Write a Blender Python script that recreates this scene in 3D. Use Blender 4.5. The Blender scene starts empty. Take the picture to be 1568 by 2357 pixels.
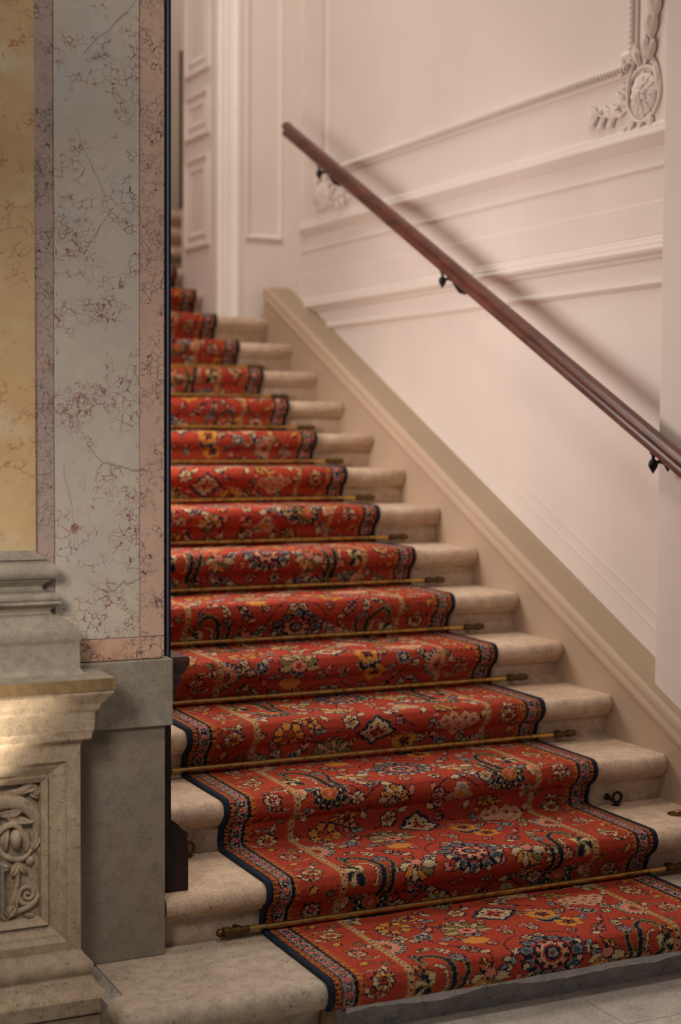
import bpy, math, random
import numpy as np
from mathutils import Vector, Matrix

# ------------------------------------------------------------------ camera, world, lights, exposure
sc = bpy.context.scene
COL = sc.collection
PI = math.pi
CAM = (-3.15784, -3.13625, 1.54167)
YAW, PITCH, ROLL, FPX = 0.446682, -0.05489, 0.00639, 3546.9
cd = bpy.data.cameras.new('camera'); cam = bpy.data.objects.new('camera', cd); COL.objects.link(cam)
_f = Vector((math.sin(YAW)*math.cos(PITCH), math.cos(YAW)*math.cos(PITCH), math.sin(PITCH)))
_r0 = Vector((math.cos(YAW), -math.sin(YAW), 0)); _u0 = _r0.cross(_f)
_c, _s = math.cos(ROLL), math.sin(ROLL)
_r = _c*_r0 + _s*_u0; _u = -_s*_r0 + _c*_u0
cam.matrix_world = Matrix(((_r.x, _u.x, -_f.x, CAM[0]), (_r.y, _u.y, -_f.y, CAM[1]), (_r.z, _u.z, -_f.z, CAM[2]), (0, 0, 0, 1)))
cd.sensor_fit = 'HORIZONTAL'; cd.sensor_width = 24.0; cd.lens = FPX/1568*24.0
cd.dof.use_dof = True; cd.dof.focus_distance = 4.35; cd.dof.aperture_fstop = 1.9
cd.clip_start = 0.05; cd.clip_end = 60
sc.camera = cam

w = bpy.data.worlds.new('world'); sc.world = w; w.use_nodes = True
w.node_tree.nodes['Background'].inputs[0].default_value = (1.0, 0.88, 0.80, 1)
w.node_tree.nodes['Background'].inputs[1].default_value = 0.05

def area(name, loc, target, size, power, col, size_y=None, spread=180):
    ld = bpy.data.lights.new(name, 'AREA'); ld.energy = power; ld.color = col
    ld.shape = 'RECTANGLE'; ld.size = size; ld.size_y = size_y or size; ld.spread = math.radians(spread)
    o = bpy.data.objects.new(name, ld); COL.objects.link(o); o.location = loc
    o.rotation_euler = (Vector(target)-Vector(loc)).to_track_quat('-Z', 'Y').to_euler()
    return o
# stairwell lamp on the left side, half way up the flight
area('stair_side_lamp', (-1.72, 2.55, 1.98), (0.1, 2.0, 1.25), 0.6, 25, (1.0, 0.91, 0.86), 0.85)
# soft ceiling light over the flight
area('ceiling_lamp', (-1.2, 2.2, 6.6), (-0.9, 1.9, 1.0), 0.9, 98, (1.0, 0.90, 0.82), 2.6)
area('landing_lamp', (-0.6, 6.6, 4.9), (-0.5, 6.2, 2.8), 1.0, 14, (1.0, 0.88, 0.80))
area('doorway_fill', (-1.5, 3.5, 3.9), (-0.1, 4.5, 3.0), 0.5, 7, (1.0, 0.92, 0.86), 0.5)  # unseen fill light added to brighten the casing and end wall
# hall in front of the stair: a tall window with cool evening light behind the viewer
area('hall_window', (-0.15, -5.2, 2.3), (-0.9, 0.6, 2.3), 0.9, 8, (0.24, 0.54, 1.0), 4.2)
area('hall_ceiling', (-1.9, -0.7, 4.3), (-1.6, 0.4, 0.2), 0.5, 13.5, (1.0, 0.89, 0.80), 0.4, spread=110)
area('marble_key_light', (-2.95, -0.75, 1.75), (-2.15, 0.6, 1.0), 0.4, 3.1, (1.0, 0.90, 0.80), 0.4, spread=80)  # added key light for the marble, out of view, narrowed to spare the stairs
# small up-lighter on the floor left of the pedestal
sd = bpy.data.lights.new('uplighter', 'SPOT'); sd.energy = 17; sd.color = (1.0, 0.88, 0.72); sd.spot_size = math.radians(64)
sd.spot_blend = 0.9; sd.shadow_soft_size = 0.04
so = bpy.data.objects.new('uplighter', sd); COL.objects.link(so); so.location = (-2.43, 0.36, 0.50)
so.rotation_euler = (Vector((-2.39, 0.47, 0.86))-Vector(so.location)).to_track_quat('-Z', 'Y').to_euler()

sc.view_settings.view_transform = 'Standard'; sc.view_settings.look = 'None'
sc.view_settings.gamma = 1.0; sc.view_settings.use_curve_mapping = False
sc.view_settings.exposure = 0.0

# ------------------------------------------------------------------ node helpers and materials
def srgb(r, g, b):
    f = lambda c: c/12.92 if c <= 0.04045 else ((c+0.055)/1.055)**2.4
    return (f(r/255), f(g/255), f(b/255), 1.0)

class NT:
    def __init__(s, name):
        s.m = bpy.data.materials.new(name); s.m.use_nodes = True
        s.n = s.m.node_tree.nodes; s.l = s.m.node_tree.links
        s.b = s.n['Principled BSDF']; s.tc = s.n.new('ShaderNodeTexCoord')
    def put(s, sock, v):
        if hasattr(v, 'is_linked') or isinstance(v, bpy.types.NodeSocket): s.l.new(v, sock)
        elif v is not None: sock.default_value = v
    def co(s, scale=(1, 1, 1), warp=0.0, wscale=3.0):
        mp = s.n.new('ShaderNodeMapping'); s.l.new(s.tc.outputs['Object'], mp.inputs['Vector'])
        mp.inputs['Scale'].default_value = scale
        out = mp.outputs[0]
        if warp:
            nz = s.n.new('ShaderNodeTexNoise'); s.l.new(out, nz.inputs['Vector'])
            nz.inputs['Scale'].default_value = wscale; nz.inputs['Detail'].default_value = 5
            sub = s.n.new('ShaderNodeVectorMath'); sub.operation = 'SUBTRACT'; s.l.new(nz.outputs['Color'], sub.inputs[0]); sub.inputs[1].default_value = (.5, .5, .5)
            sc_ = s.n.new('ShaderNodeVectorMath'); sc_.operation = 'SCALE'; s.l.new(sub.outputs[0], sc_.inputs[0]); sc_.inputs['Scale'].default_value = warp
            ad = s.n.new('ShaderNodeVectorMath'); s.l.new(out, ad.inputs[0]); s.l.new(sc_.outputs[0], ad.inputs[1]); out = ad.outputs[0]
        return out
    def noise(s, vec, scale, detail=4, rough=.55):
        nz = s.n.new('ShaderNodeTexNoise'); s.l.new(vec, nz.inputs['Vector'])
        nz.inputs['Scale'].default_value = scale; nz.inputs['Detail'].default_value = detail; nz.inputs['Roughness'].default_value = rough
        return nz.outputs['Fac']
    def edge(s, vec, scale, rnd=1.0):
        v = s.n.new('ShaderNodeTexVoronoi'); v.feature = 'DISTANCE_TO_EDGE'; s.l.new(vec, v.inputs['Vector'])
        v.inputs['Scale'].default_value = scale; v.inputs['Randomness'].default_value = rnd
        return v.outputs['Distance']
    def cells(s, vec, scale):
        v = s.n.new('ShaderNodeTexVoronoi'); s.l.new(vec, v.inputs['Vector']); v.inputs['Scale'].default_value = scale
        return v.outputs['Color']
    def ss(s, x, a, b, lo=0.0, hi=1.0):
        m = s.n.new('ShaderNodeMapRange'); m.interpolation_type = 'SMOOTHSTEP'; s.l.new(x, m.inputs['Value'])
        m.inputs['From Min'].default_value = a; m.inputs['From Max'].default_value = b
        m.inputs['To Min'].default_value = lo; m.inputs['To Max'].default_value = hi
        return m.outputs['Result']
    def mul(s, a, b, op='MULTIPLY'):
        m = s.n.new('ShaderNodeMath'); m.operation = op; s.put(m.inputs[0], a); s.put(m.inputs[1], b); return m.outputs[0]
    def mix(s, f, a, b):
        m = s.n.new('ShaderNodeMix'); m.data_type = 'RGBA'; s.put(m.inputs[0], f); s.put(m.inputs[6], a); s.put(m.inputs[7], b)
        return m.outputs[2]
    def bump(s, h, dist, strength=1.0):
        b = s.n.new('ShaderNodeBump'); s.l.new(h, b.inputs['Height']); b.inputs['Distance'].default_value = dist; b.inputs['Strength'].default_value = strength
        s.l.new(b.outputs[0], s.b.inputs['Normal'])
    def done(s, col, rough=.5, metal=0.0, spec=.5):
        s.put(s.b.inputs['Base Color'], col); s.put(s.b.inputs['Roughness'], rough); s.b.inputs['Metallic'].default_value = metal
        s.b.inputs['Specular IOR Level'].default_value = spec
        return s.m

def mat_plaster(name, c, rough=.55):
    t = NT(name); v = t.co()
    n = t.noise(v, 1.7, 3); col = t.mix(t.ss(n, .35, .65), c, tuple([x*.94 for x in c[:3]]+[1]))
    t.bump(t.noise(v, 60, 3), .0006, .5)
    return t.done(col, rough, spec=.35)

def mat_lime(name, c1, c2, speck, specks=.55, rough=.75, sc_=1.0, pits=.0015):
    t = NT(name); v = t.co()
    n1 = t.noise(v, 4*sc_, 6, .62); n2 = t.noise(v, 24*sc_, 5, .65); n3 = t.noise(v, 160*sc_, 3, .7)
    col = t.mix(t.ss(n1, .32, .68), c1, c2)
    col = t.mix(t.ss(n2, .38, .66, 0, .55), col, tuple([x*.60 for x in c2[:3]]+[1]))
    dots = t.mul(t.ss(t.noise(v, 95*sc_, 2, .5), .64, .71), t.ss(n2, .42, .6))
    col = t.mix(t.mul(dots, specks), col, speck)
    col = t.mix(t.ss(n3, .36, .68, 0, .36), col, tuple([min(1, x*1.5) for x in c1[:3]]+[1]))
    h = t.mul(t.mul(n3, .5), t.mul(n2, 1.0), 'ADD'); h = t.mul(h, t.mul(dots, 1.1), 'SUBTRACT')
    t.bump(h, pits, .9)
    return t.done(col, rough, spec=.3)

def mat_marble(name, base, base2, patch, vein, grey, vs, clus, dens, rough=.28, patchamt=.5, warp=.05, big=2.4):
    t = NT(name); v = t.co(); vw = t.co(warp=warp, wscale=26)
    n1 = t.noise(v, 3.0, 5, .6); n2 = t.noise(t.co(warp=.25, wscale=3), 5.5, 4, .55)
    col = t.mix(t.ss(n1, .35, .65), base, base2)
    col = t.mix(t.ss(n2, .56, .7, 0, patchamt), col, patch)
    # cloudy pebbles between the crackle
    e0 = t.edge(vw, vs*.45)
    col = t.mix(t.ss(e0, .0, .16, .14, 0), col, tuple([x*.72 for x in base[:3]]+[1]))
    # long faint grey veins
    vb = t.co(scale=(1, 1, .62), warp=.22, wscale=2.6)
    e1 = t.edge(vb, big); col = t.mix(t.mul(t.ss(e1, .0012, .0042, .6, 0), t.ss(t.noise(v, 6, 2), .4, .55)), col, grey)
    # crackled clusters
    m = t.ss(t.noise(v, clus, 4, .65), dens, dens+.05)
    e2 = t.edge(vw, vs); e3 = t.edge(t.co(warp=warp*.8, wscale=30), vs*2.1)
    k = t.mul(t.ss(e2, .01, .05, 1, 0), m)
    m2 = t.ss(t.noise(v, clus*1.7, 3, .6), dens+.05, dens+.13)
    k2 = t.mul(t.ss(e3, .015, .085, .9, 0), m2)
    k = t.mul(k, k2, 'MAXIMUM'); k = t.mul(k, t.ss(t.noise(v, 40, 2), .34, .58, .25, 1))
    col = t.mix(k, col, vein)
    t.bump(t.noise(v, 30, 2), .0003, .4)
    return t.done(col, t.ss(n1, .3, .7, rough, rough+.14), spec=.45)

def mat_wood(name, c1, c2, rough=.3, scale=(6, 6, 60), axis_scale=1):
    t = NT(name); v = t.co(scale=scale, warp=.3, wscale=1.5)
    n = t.noise(v, axis_scale, 5, .6); col = t.mix(t.ss(n, .35, .68), c1, c2)
    t.bump(n, .0006, .4)
    return t.done(col, rough, spec=.5)

def mat_metal(name, c1, c2, rough=.35, metal=1.0):
    t = NT(name); v = t.co(); n = t.noise(v, 38, 4, .7)
    col = t.mix(t.ss(n, .42, .7), c1, c2)
    return t.done(col, t.ss(n, .35, .7, rough, rough+.25), metal)

M = {}
M['wall'] = mat_plaster('painted_plaster', srgb(228, 216, 206))
M['wall_white'] = mat_plaster('white_casing_paint', srgb(244, 236, 228), .45)
M['wall_grey'] = mat_plaster('landing_paint', srgb(190, 176, 163))
M['stringer'] = mat_plaster('beige_stringer_paint', srgb(190, 166, 142), .6)
M['ledge'] = mat_plaster('darker_ledge_beige', srgb(172, 151, 126), .6)  # sloping ledge is a darker beige than the stringer
M['step'] = mat_lime('step_limestone', srgb(204, 180, 156), srgb(186, 158, 132), srgb(82, 70, 60), .7)
M['step_low'] = mat_lime('lowest_step_limestone', srgb(184, 168, 148), srgb(158, 142, 124), srgb(54, 48, 44), .95, sc_=1.2)
M['riser_grey'] = mat_lime('riser_grey_stone', srgb(168, 162, 154), srgb(140, 130, 122), srgb(70, 64, 60), .6)
M['putty'] = mat_lime('white_putty', srgb(222, 218, 212), srgb(200, 195, 188), srgb(110, 105, 100), .3)
M['pedestal'] = mat_lime('pedestal_limestone', srgb(188, 168, 142), srgb(160, 140, 116), srgb(70, 54, 40), .8, sc_=1.5)
M['capstone'] = mat_lime('brown_cap_stone', srgb(150, 122, 84), srgb(112, 92, 62), srgb(190, 165, 130), .5, sc_=2.2)
M['base'] = mat_lime('attic_base_stone', srgb(160, 150, 134), srgb(140, 130, 116), srgb(90, 84, 76), .35, sc_=1.6, pits=.0009)
M['course'] = mat_lime('grey_course_stone', srgb(150, 143, 130), srgb(132, 122, 106), srgb(84, 78, 70), .4, sc_=1.3, pits=.0007)
M['die'] = mat_lime('grey_die_stone', srgb(128, 120, 110), srgb(140, 126, 106), srgb(78, 72, 66), .4, sc_=.9, pits=.0007)
M['pale'] = mat_marble('pale_grey_marble', srgb(188, 176, 162), srgb(200, 188, 170), srgb(184, 186, 190), srgb(128, 62, 50), srgb(120, 112, 108), 42, 6.5, .485, warp=.035)
M['pink'] = mat_marble('pink_marble', srgb(194, 160, 140), srgb(204, 172, 150), srgb(212, 180, 146), srgb(58, 44, 46), srgb(124, 108, 104), 60, 8.0, .46, warp=.03)
M['rose'] = mat_marble('rose_marble', srgb(194, 164, 144), srgb(204, 166, 142), srgb(156, 96, 52), srgb(64, 52, 54), srgb(124, 108, 104), 50, 9.0, .47, warp=.03, patchamt=.85)
M['mauve'] = mat_marble('mauve_marble', srgb(168, 148, 138), srgb(182, 158, 144), srgb(178, 150, 126), srgb(70, 50, 52), srgb(110, 98, 98), 60, 8.0, .46, warp=.03)
M['siena'] = mat_marble('siena_marble', srgb(196, 162, 116), srgb(206, 176, 132), srgb(212, 202, 170), srgb(168, 116, 84), srgb(138, 112, 84), 16, 4.0, .5, warp=.14)
M['floor'] = mat_lime('floor_limestone', srgb(206, 197, 186), srgb(190, 179, 167), srgb(130, 120, 110), .3, rough=.4, sc_=.6, pits=.0002)
M['grout'] = mat_plaster('grout', srgb(84, 76, 68), .9)
M['wood'] = mat_wood('dark_mahogany', srgb(44, 26, 20), srgb(26, 16, 13), .5, (40, 40, 4)); M['wood'].node_tree.nodes['Principled BSDF'].inputs['Specular IOR Level'].default_value = .3
M['wood_cap'] = mat_wood('brown_mahogany', srgb(74, 46, 32), srgb(40, 26, 19), .45, (6, 6, 60))
M['rail'] = mat_wood('handrail_mahogany', srgb(104, 56, 40), srgb(66, 34, 26), .34, (50, 4, 20))
M['lacquer'] = NT('polished_dark_metal').done(srgb(150, 150, 156), .2, 1.0)
M['iron'] = NT('black_iron').done(srgb(30, 30, 28), .42, .6)
M['brass'] = mat_metal('aged_brass', srgb(206, 168, 96), srgb(140, 106, 56), .32)
M['brass_dark'] = mat_metal('tarnished_brass', srgb(110, 88, 54), srgb(58, 48, 34), .42)
M['navy'] = None
M['gold_strip'] = mat_metal('olive_brass', srgb(96, 74, 34), srgb(70, 52, 26), .5, .5)

# ------------------------------------------------------------------ geometry helpers
class MB:
    def __init__(s): s.v = []; s.f = []
    def add(s, vs, fs):
        n = len(s.v); s.v += [tuple(p) for p in vs]; s.f += [tuple(i+n for i in f) for f in fs]; return s
    def box(s, x0, x1, y0, y1, z0, z1):
        return s.add([(x0, y0, z0), (x1, y0, z0), (x1, y1, z0), (x0, y1, z0), (x0, y0, z1), (x1, y0, z1), (x1, y1, z1), (x0, y1, z1)],
                     [(0, 3, 2, 1), (4, 5, 6, 7), (0, 1, 5, 4), (1, 2, 6, 5), (2, 3, 7, 6), (3, 0, 4, 7)])
    def loft(s, rings, cap=True, close=True):
        n = len(rings[0]); base = len(s.v)
        for r in rings: s.v += [tuple(p) for p in r]
        for i in range(len(rings)-1):
            for j in range(n if close else n-1):
                a = base+i*n+j; b = base+i*n+(j+1) % n
                s.f.append((a, b, b+n, a+n))
        if cap:
            s.f.append(tuple(base+j for j in reversed(range(n))))
            s.f.append(tuple(base+(len(rings)-1)*n+j for j in range(n)))
        return s
    def extrude_x(s, prof, x0, x1, xs=None):       # prof: list of (y, z)
        return s.loft([[(x, y, z) for (y, z) in prof] for x in (xs or (x0, x1))])
    def tube(s, pts, rad, n=8, flat=None):
        pts = [Vector(p) for p in pts]
        if not hasattr(rad, '__len__'): rad = [rad]*len(pts)
        rings = []; prev = None
        for i, p in enumerate(pts):
            d = (pts[min(i+1, len(pts)-1)]-pts[max(i-1, 0)]).normalized()
            if prev is None:
                a = Vector((0, 0, 1)) if abs(d.z) < .9 else Vector((1, 0, 0)); u = d.cross(a).normalized()
            else: u = (prev-d*prev.dot(d)).normalized()
            prev = u; v = d.cross(u)
            rr = []
            for k in range(n):
                q = u*math.cos(2*PI*k/n)*rad[i]+v*math.sin(2*PI*k/n)*rad[i]
                if flat is not None: q = q-flat*q.dot(flat)*.45
                rr.append(p+q)
            rings.append(rr)
        return s.loft(rings)
    def lathe(s, c, axis, prof, n=16):             # prof: list of (along axis, radius)
        axis = Vector(axis).normalized(); a = Vector((0, 0, 1)) if abs(axis.z) < .9 else Vector((1, 0, 0))
        u = axis.cross(a).normalized(); v = axis.cross(u); c = Vector(c)
        return s.loft([[c+axis*t+(u*math.cos(2*PI*k/n)+v*math.sin(2*PI*k/n))*max(r, 1e-4) for k in range(n)] for t, r in prof])
    def blob(s, c, u, v, n_, ru, rv, rn, nu=12, nv=6):
        c, u, v, n_ = Vector(c), Vector(u).normalized(), Vector(v).normalized(), Vector(n_).normalized()
        rings = []
        for i in range(nv+1):
            t = -PI/2+PI*i/nv
            rings.append([c+v*math.sin(t)*rv+(u*math.cos(2*PI*k/nu)*ru+n_*math.sin(2*PI*k/nu)*rn)*max(math.cos(t), .02) for k in range(nu)])
        return s.loft(rings)
    def leaf(s, p, q, wid, nrm, thick, bend=0.0, lobes=0):   # leaf from p to q lying on a plane with normal nrm, ridged
        p, q, nrm = Vector(p), Vector(q), Vector(nrm).normalized(); d = q-p; L = d.length; d.normalize(); sde = nrm.cross(d).normalized()
        rings = []
        for i in range(9):
            t = i/8; ww = wid*.5*(math.sin(PI*min(t*.92+.06, 1))**.75); 
            if lobes: ww *= 1+.22*math.cos(t*2*PI*lobes)
            th = thick*(math.sin(PI*min(t+.08, 1))**.5); c = p+d*L*t+sde*bend*math.sin(PI*t)
            rings.append([c-sde*ww, c-sde*ww*.5+nrm*th*.8, c+nrm*th*.55, c+sde*ww*.5+nrm*th*.8, c+sde*ww, c-nrm*.004])
        return s.loft(rings)
    def build(s, name, mat=None, parent=None, smooth=False, bevel=0.0, kind=None, label=None, angle=40):
        me = bpy.data.meshes.new(name); me.from_pydata(s.v, [], s.f); me.update()
        o = bpy.data.objects.new(name, me); COL.objects.link(o)
        if mat: me.materials.append(mat)
        if parent is not None:
            o.parent = parent; o.matrix_parent_inverse = WM(parent).inverted() if not getattr(s, 'local', False) else Matrix()
        if smooth: shade(me, angle)
        if bevel:
            b = o.modifiers.new('bevel', 'BEVEL'); b.width = bevel; b.segments = 2; b.limit_method = 'ANGLE'; b.angle_limit = math.radians(38)
            b.harden_normals = False
        if kind: o['kind'] = kind
        if label: o['label'] = label
        return o
def WM(o):
    m_ = o.matrix_basis.copy()
    return WM(o.parent) @ o.matrix_parent_inverse @ m_ if o.parent else m_
def shade(me, angle=40):
    import bmesh
    bm = bmesh.new(); bm.from_mesh(me); bmesh.ops.recalc_face_normals(bm, faces=bm.faces); ca = math.radians(angle)
    for f in bm.faces: f.smooth = True
    for e in bm.edges:
        e.smooth = not (len(e.link_faces) == 2 and e.calc_face_angle(0) > ca)
    bm.to_mesh(me); bm.free()
def L(o, label, cat, group=None):
    o['label'] = label; o['category'] = cat
    if group: o['group'] = group
    return o
def empty(name, loc, label=None, cat=None, group=None, kind=None):
    o = bpy.data.objects.new(name, None); COL.objects.link(o); o.location = loc
    o.matrix_world = Matrix.Translation(loc)
    if cat: L(o, label, cat, group)
    if kind: o['kind'] = kind
    return o
def copy_tree(root, loc, label, group=None):
    r = root.copy(); COL.objects.link(r); r.location = loc; r['label'] = label
    if group: r['group'] = group
    for ch in root.children:
        c = ch.copy(); COL.objects.link(c); c.parent = r
        for g in ch.children:
            d = g.copy(); COL.objects.link(d); d.parent = c
    return r
def rects(m, axis, rings, flip=False):
    """nested rectangles: rings = [(a0,a1,z0,z1,depth)], axis 'y' (faces -Y, depth along +Y) or 'x' (faces -X)"""
    R = []
    for (a0, a1, z0, z1, d) in rings:
        q = [(a0, z0), (a1, z0), (a1, z1), (a0, z1)]
        R.append([(a, d, z) if axis == 'y' else (d, a, z) for a, z in q])
    m.loft(R, cap=False)
    n = len(m.v); m.f.append((n-4, n-3, n-2, n-1))
    return m

# ------------------------------------------------------------------ stair dimensions
T = .3102; SL = .15/T
FY = {1: .225, 2: .615}; ZT = {1: .172, 2: .315, 3: .467, 4: .615}
fy = lambda k: FY.get(k, T*k)
zt = lambda k: ZT.get(k, .15*k+.012)
FLOOR = .02
WX = .14            # right wall plane
random.seed(4)

# ------------------------------------------------------------------ floor
floor = MB().box(-4.2, 1.2, -2.6, .9, -.12, FLOOR-.004).build('floor', M['grout'], kind='structure')
tm = {}
for j, (y1, y0) in enumerate([(.285, .033), (.031, -.369), (-.371, -.769), (-.771, -1.169), (-1.171, -1.569), (-1.571, -1.969)]):
    for i in range(10):
        x1 = .381-.4*i; x0 = x1-.398
        o = MB().box(x0, x1, y0, y1, FLOOR-.03, FLOOR+random.uniform(-.0004, .0004)).build('tile', M['floor'], floor, bevel=.0012)

# ------------------------------------------------------------------ staircase
stair = empty('staircase', (-.93, .3, FLOOR), 'pale limestone staircase rising away to the upper left beside the white wall', 'staircase')
def nose(F, Z):
    return [(F+.055, Z-.074), (F+.030, Z-.071), (F+.024, Z-.062), (F+.018, Z-.058), (F+.012, Z-.055), (F+.004, Z-.046), (F, Z-.034), (F+.001, Z-.022), (F+.006, Z-.012), (F+.014, Z-.005), (F+.026, Z-.001), (F+.04, Z)]
def step_mesh(k, xl, xr):
    F, Z = fy(k), zt(k); zb = zt(k-1)-.03
    prof = [(F+T+.16, zb), (F+.055, zb)]+nose(F, Z)+[(F+T+.16, Z)]
    rnd = random.Random(k); xs = []; x = xl
    n = 26
    rings = []
    for i in range(n+1):
        x = xl+(xr-xl)*i/n
        inn = .012 if i == n else 0.0
        if i == n-1: x = xr-.014
        if i == n: x = xr
        wob = [rnd.uniform(-.0011, .0011) for _ in prof]
        ring = []
        for j, (y, z) in enumerate(prof):
            yy, zz = y, z
            if 6 <= j <= 11: yy += inn*.8; zz -= inn*.15
            if 3 <= j <= 13: yy += wob[j]; zz += wob[j]*.6
            ring.append((x, yy, zz))
        rings.append(ring)
    return MB().loft(rings)
# lowest step, its nosing turning round the left corner
def step_one():
    F, Z = fy(1), zt(1); xl = -2.093; R = .055
    plan = [(.0, F, 0, -1)]
    for i in range(1, 30): plan.append((-(2.093-R)*i/29, F+random.uniform(-.001, .001), 0, -1))
    for i in range(1, 9):
        a = PI/2*i/8; plan.append((xl+R-R*math.sin(a), F+R-R*math.cos(a), -math.sin(a), -math.cos(a)))
    plan.append((xl, .37, -1, 0))
    prof = [(.060, FLOOR-.02), (.060, Z-.092), (.052, Z-.082), (.036, Z-.070), (.022, Z-.066), (.018, Z-.060), (.008, Z-.054), (.001, Z-.042), (0, Z-.030), (.004, Z-.016), (.012, Z-.006), (.026, Z-.001), (.04, Z)]
    m = MB()
    R_ = [[(x-nx*d, y-ny*d, z) for d, z in prof] for x, y, nx, ny in plan]
    m.loft(R_, cap=False, close=False)
    top = [r[-1] for r in R_]
    last = R_[-1]
    m.add(top+[(-2.05, .38, Z), (-2.05, .70, Z), (0, .70, Z)], [tuple(range(len(top)+3))])
    m.box(-2.05, 0, .30, .70, FLOOR-.02, Z-.001)
    m.box(-2.06, -2.02, .31, .42, FLOOR-.02, Z-.09)
    return m
step_one().build('step', M['step_low'], stair, smooth=True, angle=50, label='lowest step with rounded left end')
MB().box(-1.53, 0, .2805, .2835, FLOOR, .104).build('riser_face', M['riser_grey'], stair, label='grey lower riser under the carpet end')
# ragged strip of old white putty under the carpet front
m = MB(); n = 90; vs = []; fs = []
for i in range(n+1):
    x = -1.515+1.515*i/n; top = .108; bot = .086+.006*math.sin(i*.31)+random.uniform(-.002, .002)-.010*math.exp(-((i-45)/6)**2)
    vs += [(x, .243, top), (x, .243, bot), (x, .29, bot), (x, .29, top)]
    if i: a = 4*(i-1); fs += [(a, a+4, a+5, a+1), (a+1, a+5, a+6, a+2), (a+3, a+2, a+6, a+7), (a, a+3, a+7, a+4)]
m.add(vs, fs).build('putty_strip', M['putty'], stair, label='ragged white putty line')
MB().box(-1.572, -1.535, .262, .30, FLOOR, .105).build('joint_filler', M['capstone'], stair, label='brown joint filler')
for k in range(2, 20):
    xr = 0.0 if k <= 14 else (-.247 if k <= 16 else .30)
    step_mesh(k, -1.855 if k < 17 else -1.4, xr).build('step', M['step'], stair, smooth=True, angle=50)
MB().box(-1.4, .30, fy(19)+.2, 8.0, zt(19)-.2, zt(19)).build('landing', M['step'], stair)
# tread 14 reaches the wall below the door casing
MB().box(-.26, .14, fy(14)+.12, 4.47, 1.9, zt(14)-.002).build('step_return', M['step'], stair)
# mortar joint between the lowest tread and the pedestal
MB().add([(-2.085, .36, .150), (-2.052, .36, .170), (-2.052, .60, .170), (-2.085, .60, .150), (-2.085, .36, .05), (-2.052, .36, .05), (-2.052, .60, .05), (-2.085, .60, .05)],
         [(0, 1, 2, 3), (0, 4, 5, 1), (1, 5, 6, 2), (3, 2, 6, 7), (0, 3, 7, 4)]).build('mortar_joint', M['riser_grey'], stair)

# stringer along the right wall with a moulded edge and a sloping ledge
def stringer_ring(Y, ztop=None, xw=WX):
    pr = [(.0, -.30), (.0, .070), (-.003, .078), (-.008, .085), (-.011, .095), (-.011, .108), (-.008, .118), (-.007, .126), (-.009, .136), (-.009, .150), (-.005, .162), (.004, .166), (xw+.03, .166), (xw+.03, -.30)]
    out = []
    for x, h in pr:
        z = h+SL*Y
        if ztop: z = min(z, ztop)
        out.append((x, Y, z))
    return out
ys = [-.1, 1.0, 2.2, 3.3, 4.347-.001, 4.39, 4.42]
m = MB(); R_ = [stringer_ring(y, 2.267) for y in ys]
R_[-1] = [(x+(.006 if x < .05 else 0), y, z-(.012 if z > 2.24 else 0)) for x, y, z in R_[-1]]
m.loft(R_).build('stringer', M['stringer'], stair, smooth=True, angle=30, label='beige painted stringer with moulded edge')
m = MB(); m.loft([[(.006, y, min(SL*y+.166, 2.267)-.002), (.006, y, min(SL*y+.166, 2.267)+.0015), (WX, y, min(SL*y+.166, 2.267)+.0015), (WX, y, min(SL*y+.166, 2.267)-.002)] for y in ys[:-1]]).build('ledge', M['ledge'], stair, label='darker olive beige sloping ledge')

# ------------------------------------------------------------------ right wall and its mouldings
wall_r = MB().box(WX, .5, -1.2, 4.60, 0, 5.2).build('wall_right', M['wall'], kind='structure')
def wall_strip(name, prof, y0, y1, parent=wall_r, x=WX, mat=None):    # prof: (protrusion, z)
    pts = [(.0, prof[0][1])]+prof+[(0, prof[-1][1])]
    R_ = [[(x-p, y, z) for p, z in [(-.01, prof[0][1])]+prof+[(-.01, prof[-1][1])]] for y in (y0, y1)]
    return MB().loft(R_).build(name, mat or M['wall'], parent, smooth=True, angle=28)
Y0, Y1 = 1.0, 4.22
wall_strip('upper_moulding', [(.002, 2.520), (.006, 2.524), (.010, 2.532), (.024, 2.546), (.030, 2.556), (.028, 2.566), (.020, 2.574), (.018, 2.586), (.006, 2.598), (.002, 2.602)], Y0, Y1)
wall_strip('thin_moulding', [(.001, 2.440), (.005, 2.443), (.007, 2.450), (.005, 2.457), (.001, 2.460)], Y0, Y1)
wall_strip('dado_band', [(.0005, 2.212), (.004, 2.214), (.004, 2.326), (.0005, 2.330)], Y0, Y1)
wall_strip('chair_rail', [(.003, 2.128), (.010, 2.132), (.014, 2.142), (.030, 2.152), (.034, 2.162), (.030, 2.170), (.022, 2.174), (.022, 2.186), (.014, 2.194), (.012, 2.204), (.004, 2.212)], Y0, Y1)
wall_strip('lower_moulding', [(.002, 2.030), (.010, 2.036), (.016, 2.046), (.014, 2.054), (.006, 2.060), (.002, 2.066)], Y0, Y1)
# faint raking fillet that follows the slope of the stair
for h in (.318, .262):
    MB().loft([[(WX+.01, y, SL*y+h), (WX-.0025, y, SL*y+h), (WX-.0025, y, SL*y+h+.008), (WX+.01, y, SL*y+h+.008)] for y in (1.0, 2.15)]).build('raking_fillet', M['wall'], wall_r)
# corner strip and near pilaster
MB().box(WX-.016, WX+.01, 4.22, 4.47, 2.0, 5.2).build('corner_strip', M['wall'], wall_r, bevel=.004)
MB().box(.040, WX+.02, .10, 1.071, 0, 5.2).build('wall_pilaster', M['wall'], wall_r, bevel=.004)

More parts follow.
